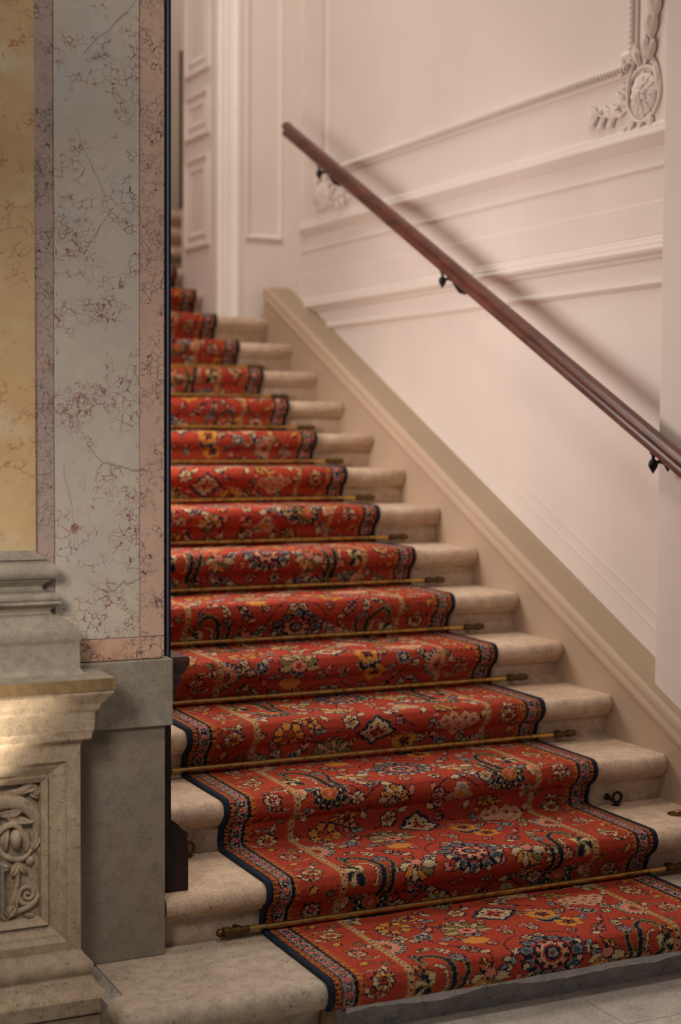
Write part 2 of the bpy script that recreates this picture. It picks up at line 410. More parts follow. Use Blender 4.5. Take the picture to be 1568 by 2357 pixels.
# carved picture-frame moulding with eared corners
def frame_run(pts, name):
    prof = [(.0, 0), (.008, .002), (.012, .010), (.006, .016), (.014, .024), (.016, .034), (.010, .044), (.004, .050), (.0, .052)]
    m = MB(); n = len(pts); rings = []
    for i, p in enumerate(pts):
        p = Vector((p[0], p[1])); 
        dirs = []
        if i > 0: dirs.append((p-Vector(pts[i-1][:2])).normalized())
        if i < n-1: dirs.append((Vector(pts[i+1][:2])-p).normalized())
        nn = [Vector((-d.y, d.x)) for d in dirs]
        if len(nn) == 2: b = (nn[0]+nn[1]).normalized(); b = b/max(b.dot(nn[0]), .3)
        else: b = nn[0]
        rings.append([(WX-a, p.x+b.x*o_, p.y+b.y*o_) for a, o_ in [(-.01, 0)]+prof+[(-.01, .052)]])
    m.loft(rings)
    return m.build(name, M['wall'], fr, smooth=True, angle=28)
fr = empty('wall_frame_moulding', (WX, 2.5, 2.78), 'large carved white plaster frame moulding above the handrail on the right wall', 'moulding')
FP = [(1.352, 3.9), (1.352, 2.826), (1.404, 2.826), (1.404, 2.783), (3.92, 2.783), (3.92, 2.826), (3.972, 2.826), (3.972, 3.9)]
FPr = [(a, b) for a, b in FP]
for i in range(7):
    pass
frame_run(FPr, 'frame_run')
# carved beading on the moulding
m = MB()
def bead_run(a, b, inn):
    a = Vector(a); b = Vector(b); Lh = (b-a).length; d = (b-a)/Lh; k = int(Lh/.020)
    for i in range(k):
        p = a+d*(i+.5)*Lh/k+Vector(inn)*.031
        q = Vector((WX-.013, p.x, p.y)); u = Vector((0, d.x, d.y)); v = Vector((0, inn[0], inn[1]))
        m.blob(q, u, v, (-1, 0, 0), .0068, .015, .014, 6, 4)
bead_run(FP[1], FP[0], (1, 0)); bead_run(FP[3], FP[4], (0, 1)); bead_run(FP[6], FP[7], (-1, 0)); bead_run((1.404, 2.783), (1.404, 2.83), (1, 0))
m.build('beading', M['wall'], fr, smooth=True, kind='stuff', angle=80)

# plaster corner ornament: rosette in a ring with leaves
def ornament(cy, cz, sgn, label, garland=True):
    e = empty('plaster_ornament', (WX, cy, cz), label, 'ornament')
    N = Vector((-1, 0, 0))
    P = lambda a, b, c=0.0: Vector((WX-c, cy+sgn*a, cz+b))
    m = MB(); m.tube([P(.094*math.cos(t), .094*math.sin(t), .004) for t in [2*PI*i/36 for i in range(37)]], .0075, 8); m.build('ring', M['wall'], e, smooth=True)
    m = MB(); m.blob(P(0, 0, .002), (0, 1, 0), (0, 0, 1), N, .074, .074, .014, 20, 8); ro = m.build('rosette', M['wall'], e, smooth=True)
    for i in range(12):
        a = 2*PI*i/12
        MB().leaf(P(.020*math.cos(a), .020*math.sin(a), .013), P(.078*math.cos(a), .078*math.sin(a), .004), .034, N, .012, 0, 0).build('petal', M['wall'], ro, smooth=True, angle=60)
    for i in range(7):
        a = 2*PI*i/7+.2
        MB().leaf(P(.006*math.cos(a), .006*math.sin(a), .022), P(.044*math.cos(a), .044*math.sin(a), .018), .024, N, .010).build('petal', M['wall'], ro, smooth=True, angle=60)
    MB().blob(P(0, 0, .024), (0, 1, 0), (0, 0, 1), N, .013, .013, .010, 10, 6).build('bud', M['wall'], ro, smooth=True)
    # branch running along the lower moulding
    MB().tube([P(.085, -.03, .004), P(.13, -.055, .008), P(.20, -.045, .008), P(.29, -.020, .006)], [.007, .006, .005, .003], 7).build('stem', M['wall'], e, smooth=True)
    for a, b, c, d, wd in [(.10, -.02, .16, .035, .035), (.13, -.05, .19, -.005, .036), (.18, -.045, .235, -.003, .036), (.16, -.05, .22, -.078, .034), (.22, -.04, .28, -.078, .036), (.27, -.03, .335, -.055, .036), (.27, -.025, .325, .012, .036), (.05, -.09, .09, -.118, .036), (.0, -.09, .035, -.125, .04), (-.05, -.085, -.03, -.12, .04), (.09, .045, .125, .060, .028)]:
        MB().leaf(P(a, b, .004), P(c, d, .006), wd, N, .014, .006, 2).build('leaf', M['wall'], e, smooth=True, angle=60)
    for a, b in [(.155, -.028), (.245, -.018), (.10, -.105), (.062, -.108)]:
        MB().blob(P(a, b, .006), (0, 1, 0), (0, 0, 1), N, .011, .011, .011, 10, 6).build('berry', M['wall'], e, smooth=True)
    if garland:
        G = lambda z_: -.055+.018*math.sin(z_*16)
        MB().tube([P(.0, .09, .004), P(-.03, .13, .008)]+[P(G(z_), z_, .008) for z_ in (.18, .24, .30, .36, .42, .50, .60)], [.008, .008, .007, .007, .007, .006, .006, .005, .005], 7).build('stem', M['wall'], e, smooth=True)
        rnd = random.Random(3); z = .11
        while z < .62:
            for s_ in (-1, 1):
                l_ = rnd.uniform(.06, .10); a0 = rnd.uniform(.012, .034)
                MB().leaf(P(G(z), z, .006), P(G(z)+s_*a0, z+l_, .010), rnd.uniform(.024, .034), N, .020, .008*s_, 0).build('leaf', M['wall'], e, smooth=True, angle=60)
            if rnd.random() < .5:
                MB().blob(P(G(z)+.032, z+.02, .006), (0, 1, 0), (0, 0, 1), N, .009, .012, .010, 8, 5).build('berry', M['wall'], e, smooth=True)
            z += .068
        MB().leaf(P(.02, .10, .004), P(.052, .185, .012), .034, N, .020, .004, 2).build('leaf', M['wall'], e, smooth=True, angle=60)
    for s_ in (-1, 1):
        MB().leaf(P(s_*.05, .12, .004), P(s_*.088, -.02, .008), .026, N, .014, -.01*s_).build('leaf', M['wall'], e, smooth=True, angle=60)
    return e
ornament(1.318, 2.708, 1, 'white plaster rosette and leaf ornament in the upper right corner of the wall')
ornament(3.99, 2.700, -1, 'faint white plaster rosette and leaf ornament below the upper end of the handrail', False)

# ------------------------------------------------------------------ end wall with door casing, panelled reveal, landing
YE = 4.46
wall_b = empty('wall_back', (0, YE, 2), kind='structure')
OX = -.245
MB().box(-.12, .145, YE, YE+.5, 1.9, 5.2).build('wall_face', M['wall'], wall_b)
# casing with reeded mouldings
m = MB()
prof = [(OX-.003, YE+.014), (OX-.003, YE-.022), (OX+.020, YE-.026), (OX+.028, YE-.016), (OX+.040, YE-.018), (OX+.052, YE-.018), (OX+.056, YE-.012), (OX+.090, YE-.012), (OX+.094, YE-.020), (OX+.106, YE-.024), (OX+.118, YE-.020), (OX+.124, YE-.008), (OX+.138, YE-.006), (OX+.138, YE+.014)]
m.loft([[(x, y, z) for x, y in prof] for z in (2.0, 5.2)]).build('door_casing', M['wall_white'], wall_b, smooth=True, angle=25, label='bright moulded door casing')
# moulded frame on the end wall
m = MB()
rects(m, 'y', [(-.088, .125, 2.530, 5.1, YE+.002), (-.088, .125, 2.530, 5.1, YE-.014), (-.078, .115, 2.540, 5.09, YE-.018), (-.066, .103, 2.552, 5.08, YE-.006), (-.060, .097, 2.558, 5.07, YE+.001)])
m.build('panel_frame', M['wall'], wall_b, smooth=True, angle=25)
# reveal with three raised panels
m = MB(); m.box(OX, -.122, YE+.004, 5.0, 2.0, 5.2); m.build('reveal', M['wall'], wall_b)
for z0, z1 in ((2.50, 2.985), (3.085, 3.325), (3.425, 4.6)):
    m = MB()
    def inset(z0, z1, i): return (4.565+i, 4.925-i, z0+i, z1-i)
    # the panel is sunk between raised mouldings; the face is shifted 2 mm in front of the reveal
    rr = [inset(z0, z1, i)+(OX-d,) for i, d in ((0, -.002), (0, .012), (.016, .016), (.026, .006), (.05, .004), (.062, .010), (.070, .0105), (.09, .003))]
    rects(m, 'x', rr).build('raised_panel', M['wall'], wall_b, smooth=True, angle=20)
MB().box(OX-.012, OX+.004, 4.985, 5.012, 2.744, 3.60).build('brass_strip', M['gold_strip'], wall_b, label='dark brass upright at the far edge of the reveal')
MB().box(-1.95, 1.0, YE, 5.0, 5.2, 5.9).build('wall_head', M['wall'], wall_b)
# far rooms
MB().box(.30, .45, 5.0, 8.1, 2.0, 5.9).build('wall_landing', M['wall_grey'], kind='structure')
MB().box(-2.4, .45, 8.0, 8.15, 2.4, 5.9).build('wall_far', M['wall_grey'], kind='structure')
ch = empty('wooden_chest', (-.35, 6.6, zt(19)), 'dark wooden chest standing on the landing at the very top of the stairs', 'chest')
MB().add([(-.95, 6.40, zt(19)+.002), (.12, 6.40, zt(19)+.002), (.12, 6.8, zt(19)+.002), (-.95, 6.8, zt(19)+.002), (-.95, 6.40, zt(19)+.05), (.12, 6.40, zt(19)+.18), (.12, 6.8, zt(19)+.18), (-.95, 6.8, zt(19)+.05)],
         [(0, 3, 2, 1), (4, 5, 6, 7), (0, 1, 5, 4), (1, 2, 6, 5), (2, 3, 7, 6), (3, 0, 4, 7)]).build('chest_body', M['wood_cap'], ch, bevel=.004)
# left wall of the flight
MB().box(-2.05, -1.87, .86, 8.1, 0, 5.2).build('wall_left', M['wall'], kind='structure')

# ------------------------------------------------------------------ handrail and brackets
ha = empty('handrail', (-.02, .9, 1.441), 'dark mahogany handrail sloping down the right wall', 'handrail')
HS = .5032; th = math.atan(HS); dirv = Vector((0, math.cos(th), math.sin(th))); upv = Vector((0, -math.sin(th), math.cos(th)))
pr = [(.012, -.032), (.018, -.026), (.019, -.016), (.014, -.008), (.014, -.003), (.022, .003), (.027, .012), (.026, .022), (.018, .031), (.006, .035)]
pr = pr+[(-a, b) for a, b in reversed(pr)]
def railpt(Y): return Vector((-.02, Y, 1.441+HS*(Y-.9)))
rings = []
for Y in (-.4, 1, 2, 3, 4.068):
    c = railpt(Y); rings.append([c+Vector((a, 0, 0))+upv*b for a, b in pr])
MB().loft(rings).build('rail', M['rail'], ha, smooth=True, angle=35)
c = railpt(4.068); e2 = c+dirv*.010
MB().loft([[c+Vector((a*1.06, 0, 0))+upv*(b*1.06) for a, b in pr], [e2+Vector((a*1.06, 0, 0))+upv*(b*1.06) for a, b in pr], [e2+dirv*.004+Vector((a*.8, 0, 0))+upv*(b*.8) for a, b in pr]]).build('end_cap', M['rail'], ha, smooth=True, angle=35)
br0 = empty('handrail_bracket', (0, 0, 0), '', 'bracket', 'black iron brackets under the handrail')
m = MB(); m.local = True
m.lathe((0, 0, 0), (0, 0, -1), [(-.012, .012), (.004, .012), (.010, .006), (.022, .006), (.028, .013), (.040, .017), (.052, .013), (.062, .006), (.070, .002)], 12)
m.build('post', M['iron'], br0, smooth=True)
m = MB(); m.local = True
m.tube([(0, 0, -.036), (.028, 0, -.030), (.05, 0, -.036), (.066, 0, -.056), (.085, 0, -.078), (.108, 0, -.084), (.13, 0, -.070), (.158, 0, -.066)], [.007, .007, .008, .010, .011, .010, .008, .010], 8)
m.build('arm', M['iron'], br0, smooth=True)
m = MB(); m.local = True
sp = [(.085+.020*(1-i/16)*math.cos(i*.62+.5), 0, -.052+.020*(1-i/16)*math.sin(i*.62+.5)) for i in range(14)]
m.tube(sp, .0045, 6); m.build('scroll', M['iron'], br0, smooth=True)
m = MB(); m.local = True
m.lathe((.162, 0, -.066), (-1, 0, 0), [(0, .026), (.006, .026), (.010, .018), (.016, .010)], 14); m.build('wall_plate', M['iron'], br0, smooth=True)
for i, (Y, lab) in enumerate([(1.02, 'black iron scroll bracket under the handrail, lowest, near the right edge'), (2.455, 'black iron scroll bracket under the middle of the handrail'), (3.675, 'black iron scroll bracket near the upper end of the handrail')]):
    p = railpt(Y)-Vector((0, 0, .036))
    if i == 0: br0.location = p; br0['label'] = lab
    else: copy_tree(br0, p, lab)

# ------------------------------------------------------------------ marble wall at the left
YW = .602
wl = empty('wall_marble', (-2.2, YW, 0), kind='structure')
MB().box(-3.4, -1.868, YW+.012, .86, FLOOR, 3.3).build('wall_core', M['die'], wl)
MB().box(-3.4, -1.8635, YW, .62, FLOOR if False else .172, .775).build('stone_die', M['die'], wl, bevel=.003, label='smooth grey stone lower block')
MB().box(-3.4, -1.848, YW-.016, .64, .775, .947).build('stone_course', M['course'], wl, bevel=.003, label='projecting grey stone course')
MB().box(-2.151, -1.9325, YW-.0005, .62, 1.006, 3.3).build('pale_marble_panel', M['pale'], wl, bevel=.0008)
MB().box(-1.9310, -1.867, YW-.0005, .62, 1.006, 3.3).build('pink_marble_border', M['pink'], wl, bevel=.0012)
MB().box(-2.300, -1.867, YW-.0005, .62, .949, 1.0045).build('pink_marble_border', M['rose'], wl, bevel=.0012)
MB().box(-2.300, -2.1525, YW-.0005, .62, 1.006, 3.3).build('pink_marble_border', M['mauve'], wl, bevel=.0012, label='narrow mauve marble border')

# pilaster on pedestal
XR, YF, XL, YB = -2.1175, .50, -2.86, .602
pil = empty('marble_pilaster', (-2.45, .55, FLOOR), 'yellow marble pilaster on a moulded stone pedestal with carved panel', 'pilaster')
def mitred(name, pts, mat, label=None, bev=0, smooth=True):
    m = MB(); rings = []
    for o_, z in pts: rings.append([(XL-o_, YB, z), (XL-o_, YF-o_, z), (XR+o_, YF-o_, z), (XR+o_, YB, z)])
    m.loft(rings, cap=True)
    return m.build(name, mat, pil, smooth=smooth, angle=26, label=label, bevel=bev)
mitred('shaft', [(-.0857, 3.3), (-.0857, 1.236)], M['siena'], 'yellow marble shaft')
sy = .36
P1 = [(-.0857, 1.236), (-.084, 1.231), (-.078, 1.226), (-.0687, 1.2226), (-.0677, 1.2144), (-.0735, 1.2119), (-.0678, 1.2100), (-.058, 1.2070), (-.0509, 1.2034), (-.0440, 1.1980), (-.0396, 1.1911), (-.0378, 1.185), (-.0387, 1.1794), (-.0420, 1.1735), (-.0472, 1.169), (-.0565, 1.1666), (-.0585, 1.1619), (-.0670, 1.1560), (-.0737, 1.1483), (-.0730, 1.1420), (-.066, 1.1369), (-.0483, 1.1342), (-.0400, 1.1310), (-.0351, 1.1255), (-.0345, 1.120), (-.0361, 1.1163), (-.0385, 1.1141), (-.0352, 1.1126), (-.0335, 1.110), (-.0342, 1.1068), (-.0436, 1.1015), (-.0540, 1.0960), (-.0588, 1.0875), (-.0540, 1.0820), (-.0455, 1.079), (-.0306, 1.0737), (-.0287, 1.0672), (-.0230, 1.0650), (-.0175, 1.0621), (-.0100, 1.0580), (-.0045, 1.0523), (-.0005, 1.0460), (.0018, 1.039), (.0026, 1.032), (.0024, 1.0248), (.0010, 1.019), (-.0009, 1.0146), (-.0008, 1.0116), (.0000, .9541), (.0022, .948), (.0065, .9429), (.0140, .9385), (.0266, .9358), (.0673, .9345), (.0673, .930)]
mitred('attic_base', P1, M['base'], 'grey moulded column base')
P2 = [(.0705, .9341), (.0700, .9062)]
mitred('cap_slab', [(.060, .9338), (.0705, .9336), (.0700, .9055), (.060, .9045)], M['capstone'], 'brown mottled top slab of the pedestal')
P2 = [(.0654, .905), (.0650, .8965), (.0600, .8900), (.0562, .8862), (.0500, .8780), (.0433, .8712), (.0395, .8650), (.0377, .859), (.034, .8524), (.0300, .8490), (.0285, .846), (.0275, .8036), (.0250, .7990), (.0228, .7937), (.0219, .783), (.0190, .7790), (.0078, .777), (.0030, .7710), (.0004, .7633), (.0, .758)]
mitred('cap_moulding', P2, M['pedestal'])
P3 = [(.0, .2568), (.0048, .2467), (.0130, .2380), (.0219, .2278), (.0248, .2215), (.0256, .2149), (.0252, .2090), (.0240, .2048), (.0201, .1962), (.0215, .1910), (.0255, .1861), (.0290, .1780), (.0341, .1724), (.0400, .1650), (.0497, .1594), (.0570, .1540), (.0606, .1491), (.0606, .1133), (.0500, .110), (.0500, .1080), (.0560, .106), (.0560, FLOOR-.01)]
mitred('pedestal_base', P3, M['pedestal'])
# die with sunk panel
m = MB()
pX1 = -2.152; pX0 = XL+(XR-pX1)
def pr_(i, d, zi=None): return (pX0+i, pX1-i, .279+i, .726-i, YF+d)
rr = [(XL, XR, .2568, .758, YF), pr_(0, 0), pr_(.002, .006), pr_(.010, .014), pr_(.016, .016), pr_(.034, .032), pr_(.038, .034), pr_(.040, .024), pr_(.046, .028), pr_(.054, .034), pr_(.0565, .056)]
rects(m, 'y', rr)
m.add([(XL, YF, .2568), (XL, YB, .2568), (XL, YB, .758), (XL, YF, .758), (XR, YF, .2568), (XR, YB, .2568), (XR, YB, .758), (XR, YF, .758)], [(0, 3, 2, 1), (4, 5, 6, 7)])
m.build('pedestal_die', M['pedestal'], pil, smooth=True, angle=22)
# carved relief (coordinates measured on the panel field)
YP = YF+.056
MIR = [False]
def RP(x, y, d=0.0):
    X_ = -2.3135+.00108*x
    return Vector((pX0+pX1-X_ if MIR[0] else X_, YP-d, .537-(y-1935)*.00109))
NY = Vector((0, -1, 0))
def sm(pts, n=4):
    out = []
    P = [Vector(p) for p in pts]
    for i in range(len(P)-1):
        a, b, c_, d = P[max(i-1, 0)], P[i], P[i+1], P[min(i+2, len(P)-1)]
        for j in range(n):
            t = j/n; out.append(.5*((2*b)+(c_-a)*t+(2*a-5*b+4*c_-d)*t*t+(3*b-a-3*c_+d)*t**3))
    out.append(P[-1]); return out
def rtube(name, pts, r0, r1, mid=None):
    P = sm([RP(*p) for p in pts]); n = len(P)
    rad = [(r0*(1-i/(n-1))+r1*i/(n-1))*(1+(mid or 0)*math.sin(PI*i/(n-1))) for i in range(n)]
    MB().tube(P, rad, 10, flat=NY).build(name, M['pedestal'], pil, smooth=True, angle=70)
def rleaf(p, q, wd, bend=0, th_=.016, lob=0):
    MB().leaf(RP(*p), RP(*q), wd*.00108, NY, th_, bend*.00108, lob).build('leaf', M['pedestal'], pil, smooth=True, angle=60)
def carve():
    rtube('scroll', [(-70, 1930, .008), (-40, 1870, .016), (0, 1850, .020), (40, 1850, .022), (75, 1872, .018), (92, 1905, .012), (88, 1945, .006), (70, 1965, .002)], .016, .006, .55)
    rtube('scroll', [(-30, 1960, .006), (-5, 1925, .014), (22, 1903, .018), (45, 1905, .018), (60, 1932, .014), (72, 1950, .006)], .006, .005, .5)
    rtube('scroll', [(-40, 1828, .006), (10, 1836, .006), (50, 1832, .008), (78, 1822, .012), (96, 1838, .010)], .007, .010, .2)
    MB().blob(RP(42, 1936, .014), (1, 0, 0), (0, 0, 1), NY, .0145, .024, .018, 14, 10).build('bud', M['pedestal'], pil, smooth=True, angle=80)
    rleaf((20, 1962, .004), (26, 1912, .014), 22, 5); rleaf((66, 1968, .004), (58, 1915, .012), 20, -5)
    rtube('calyx', [(5, 1948, .004), (18, 1972, .010), (44, 1982, .014), (66, 1980, .010), (88, 1955, .004)], .005, .004, .5)
    rtube('stem', [(48, 1982, .010), (47, 2010, .012), (46, 2045, .008), (34, 2080, .008), (18, 2116, .004)], .007, .004)
    rleaf((47, 1990, .006), (32, 2022, .010), 18, 2); rleaf((49, 1990, .006), (68, 2018, .010), 18, -2)
    rleaf((30, 2000, .002), (4, 1992, .010), 20, 4); rleaf((-6, 2060, .002), (2, 1960, .010), 30, 4)
    MB().blob(RP(76, 1991, .002), (1, 0, 0), (0, 0, 1), NY, .012, .013, .012, 12, 8).build('berry', M['pedestal'], pil, smooth=True, angle=80)
    rleaf((96, 1905, .002), (90, 1965, .006), 20, -6); rleaf((80, 1968, .002), (101, 1935, .008), 16, 0); rleaf((90, 1955, .002), (103, 1998, .006), 16, 4)
    rleaf((100, 1850, .002), (98, 1915, .004), 16, 5)
    sp = []
    for i in range(30):
        a = -.4+i*.42; R_ = 27-i*.86; sp.append((70+R_*math.cos(a), 2066+R_*math.sin(a), .006+.0002*i))
    rtube('spiral', [(22, 2112, .004), (40, 2104, .008), (66, 2098, .008), (88, 2085, .008)]+sp[1:], .007, .0035)
    rleaf((48, 2086, .002), (22, 2118, .010), 24, -3, .016, 2); rleaf((44, 2060, .002), (38, 2105, .006), 14, 2)
    rleaf((10, 2100, .0), (26, 2122, .008), 22, 0); rleaf((-30, 2110, .0), (6, 2092, .008), 22, 2)
    rleaf((62, 2112, .0), (88, 2118, .006), 10, 0)
    rleaf((52, 1812, .004), (96, 1800, .012), 22, -4, .014, 2); rleaf((58, 1836, .006), (98, 1826, .012), 20, 6, .016, 2); rleaf((98, 1848, .004), (74, 1838, .012), 14)
    rleaf((0, 1878, .004), (60, 1868, .024), 26, -4, .012, 3); rleaf((5, 1870, .004), (84, 1900, .022), 20, -8, .010, 3)
    rleaf((-40, 1900, .004), (10, 1872, .018), 24, -3, .012, 2)
for mir in (False, True):
    MIR[0] = mir; carve()
MB().box(-2.310, -2.303, YP-.040, YP-.004, .365, .482).build('white_strip', M['course'], pil, label='thin whitish vertical strip on the carved panel')

# ------------------------------------------------------------------ wooden jamb behind the marble wall
jb = empty('wooden_jamb', (-1.82, .74, zt(2)), 'dark mahogany jamb with plinth block and cap behind the marble wall edge', 'jamb')
jx0, jy0, jy1 = -1.864, .66, .84
def jamb_prof(name, pts, mat, label=None):   # pts (x of right face, z); front projects equally
    m = MB(); rings = []; xb = -1.8276
    for x, z in pts:
        o_ = (x-xb)
        rings.append([(jx0, jy1+o_*.5, z), (jx0, jy0+.0-o_*.0, z), (x, jy0-o_*.0, z), (x, jy1+o_*.5, z)])
    m.loft(rings).build(name, mat, jb, smooth=True, angle=24, label=label, bevel=.0015 if name == 'plinth_block' else 0)
jamb_prof('plinth_block', [(-1.779, zt(2)+.001), (-1.779, .4459)], M['wood'])
jamb_prof('plinth_moulding', [(-1.779, .4465), (-1.7822, .449), (-1.7830, .4544), (-1.7805, .460), (-1.7808, .4690), (-1.786, .474), (-1.796, .479), (-1.8021, .4856), (-1.804, .492), (-1.8142, .4984), (-1.818, .503), (-1.8276, .5079)], M['wood'])
jamb_prof('post', [(-1.8276, .5079), (-1.8276, .86)], M['wood'])
jamb_prof('cap', [(-1.818, .8215), (-1.818, .8502), (-1.808, .862), (-1.8024, .8721), (-1.797, .874), (-1.7955, .879), (-1.7975, .8835), (-1.8080, .8850), (-1.8060, .8875), (-1.7988, .8914), (-1.7904, .8966), (-1.785, .903), (-1.782, .911), (-1.7775, .914), (-1.7765, .918), (-1.7765, .934), (-1.779, .937), (-1.790, .9385)], M['wood_cap'], 'brown moulded cap of the jamb')
m = MB(); m.box(jx0, -1.8450, .652, .82, .9385, 3.3); m.box(-1.8450, -1.8285, .660, .82, .9385, 3.3); m.build('upper_post', M['wood'], jb)
MB().box(-1.8428, -1.8362, .6535, .67, .9385, 3.3).build('bead', M['lacquer'], jb, bevel=.0015, label='glossy black bead catching blue light')
MB().tube([(-1.8305, .664, .5079), (-1.8305, .664, .82)], .0035, 10).build('bead', M['wood'], jb, smooth=True)

# ------------------------------------------------------------------ carpet runner
def runner_path():
    pts = []
    for k in range(1, 20):
        F, Z = fy(k), zt(k)
        if k == 1: pts += [(F+.010, Z-.070), (F-.006, Z-.054)]
        else:
            zp = zt(k-1)+.011
            pts += [(F+.026, zp), (F+.038, zp+.004), (F+.044, zp+.018), (F+.030, Z-.075), (F+.004, Z-.056)]
        pts += [(F-.010, Z-.036), (F-.012, Z-.018), (F-.003, Z+.003), (F+.012, Z+.010), (F+.032, Z+.011)]
    return np.array(pts)
rp = runner_path()
Sr = np.concatenate([[0], np.cumsum(np.hypot(*np.diff(rp, axis=0).T))])
ds = .001; sg = np.arange(0, Sr[-1], ds)
yg = np.interp(sg, Sr, rp[:, 0]); zg = np.interp(sg, Sr, rp[:, 1])
kern = np.hanning(17); kern /= kern.sum()
def smooth_(a):
    p = np.concatenate([a[0]+(a[0]-a[8:0:-1]), a, a[-1]+(a[-1]-a[-2:-10:-1])]); return np.convolve(p, kern, 'valid')
yg = smooth_(yg); zg = smooth_(zg)
tny = np.gradient(yg); tnz = np.gradient(zg); ln = np.hypot(tny, tnz); tny /= ln; tnz /= ln
def path_at(s, off=0.0):
    y = np.interp(s, sg, yg); z = np.interp(s, sg, zg); ty = np.interp(s, sg, tny); tz = np.interp(s, sg, tnz)
    return y-tz*off*1.0, z+ty*off
W = 1.287; X0 = -1.575; P = .6375; CELL = .0025
NU = int(round(W/CELL)); NV = int(round(P/CELL))
# palette, linear albedo
PAL = {'red': srgb(174, 66, 44), 'red2': srgb(150, 50, 36), 'navy': srgb(26, 32, 46), 'black': srgb(26, 26, 28), 'cream': srgb(204, 176, 134), 'grey': srgb(138, 134, 130), 'gold': srgb(206, 138, 60),
       'pink': srgb(214, 130, 108), 'olive': srgb(128, 112, 66), 'orange': srgb(178, 88, 48), 'beige': srgb(186, 152, 104), 'mar': srgb(120, 36, 32), 'blue': srgb(66, 76, 92)}
IDX = {k: i for i, k in enumerate(PAL)}
PALA = np.array([PAL[k] for k in PAL])
rs = np.random.RandomState(7)
V, U = np.meshgrid((np.arange(NV)+.5)*CELL, (np.arange(NU)+.5)*CELL, indexing='ij')
jit = rs.uniform(-1, 1, (2, NV, NU))*.0022
_k = 2*PI/P
Uj = U+jit[0]+.0016*np.sin(V*_k*53+U*190)+.0016*np.sin(V*_k*31-U*340)
Vj = V+jit[1]+.0014*np.sin(U*560+2*np.sin(V*_k*9))+.0012*np.sin(U*310-V*_k*22)
C = np.full((NV, NU), IDX['red'], dtype=np.int16)
def pa(mask, col): C[mask] = IDX[col]
def dv(v0): return (Vj-v0+P/2) % P-P/2
def clip(u0, u1): return (U > u0) & (U < u1)
FLD = clip(.238, W-.238)
def local(u0, v0, ang=0, su=1, sv=1):
    a = Uj-u0; b = dv(v0); c_, s_ = math.cos(ang), math.sin(ang)
    return (a*c_+b*s_)/su, (-a*s_+b*c_)/sv
def flower(u0, v0, r, n=6, pet='cream', cen='gold', cen2='mar', ol='navy', dom=None, squash=1.0, rot=0, alt=None, lobe=.26):
    a, b = local(u0, v0, rot, 1, squash); rho = np.hypot(a, b); th_ = np.arctan2(b, a)
    bd = r*(1-lobe+lobe*np.abs(np.cos(n*th_/2))**.7); dom = True if dom is None else dom
    pa((rho < bd+.0052) & dom, ol); pa((rho < bd) & dom, pet)
    if alt: pa((rho < bd) & (np.cos(n*th_/2+.0) < 0) & dom & (rho > r*.3), alt)
    pa((rho < bd*.95) & (np.abs(np.sin(n*th_/2)) > .93) & (rho > .42*r) & dom, ol)
    pa((rho < .46*r) & dom, ol); pa((rho < .36*r) & dom, cen); pa((rho < .16*r) & dom, cen2)
def ellipse(u0, v0, ra, rb, ang=0, col='cream', ol='navy', dom=True, olw=.004):
    a, b = local(u0, v0, ang); q = np.hypot(a/ra, b/rb); q2 = np.hypot(a/(ra+olw), b/(rb+olw))
    if ol: pa((q2 < 1) & dom, ol)
    pa((q < 1) & dom, col)
def seg(p, q, wd, col, dom=True):
    pa_, pb = np.array(p), np.array(q); d = pb-pa_; Lq = max(np.hypot(*d), 1e-6)
    a = Uj-pa_[0]; b = dv(pa_[1]); t = np.clip((a*d[0]+b*d[1])/Lq**2, 0, 1)
    pa((np.hypot(a-t*d[0], b-t*d[1]) < wd) & dom, col)
def curve(pts, wd, col, dom=True, col2=None, w2=None):
    pp = []
    Q = [np.array(p, float) for p in pts]
    for i in range(len(Q)-1):
        a, b, c_, d = Q[max(i-1, 0)], Q[i], Q[i+1], Q[min(i+2, len(Q)-1)]
        for j in range(6):
            t = j/6; pp.append(.5*((2*b)+(c_-a)*t+(2*a-5*b+4*c_-d)*t*t+(3*b-a-3*c_+d)*t**3))
    pp.append(Q[-1])
    if col2:
        for i in range(len(pp)-1): seg(pp[i], pp[i+1], w2, col2, dom)
    n = len(pp)-1
    for i in range(n):
        ww = wd[0]+(wd[1]-wd[0])*i/n if hasattr(wd, '__len__') else wd
        seg(pp[i], pp[i+1], ww, col, dom)
    return pp
def leafp(u0, v0, ang, l=.022, wd=.007, col='cream', ol='navy', dom=True):
    ellipse(u0+math.cos(ang)*l*.5, v0+math.sin(ang)*l*.5, l*.5, wd, ang, col, ol, dom, .0034)
def spray(u0, v0, ang, dom=FLD, sc_=1.0, c1='cream', c2='pink'):
    curve([(u0, v0), (u0+.03*sc_*math.cos(ang), v0+.03*sc_*math.sin(ang)), (u0+.055*sc_*math.cos(ang+.35), v0+.055*sc_*math.sin(ang+.35))], .0022, 'navy', dom)
    for t, da, c_ in ((.012, .9, c1), (.02, -.9, c2), (.034, .8, c2), (.042, -.7, c1), (.054, .35, c1)):
        leafp(u0+t*sc_*math.cos(ang+.1), v0+t*sc_*math.sin(ang+.1), ang+da, .022*sc_, .0062*sc_, c_, 'navy', dom)
MU = W/2
def both(fn):
    fn(lambda u: MU+(u-.640), 1, FLD); fn(lambda u: MU-(u-.640), -1, FLD)
rnd = random.Random(11)
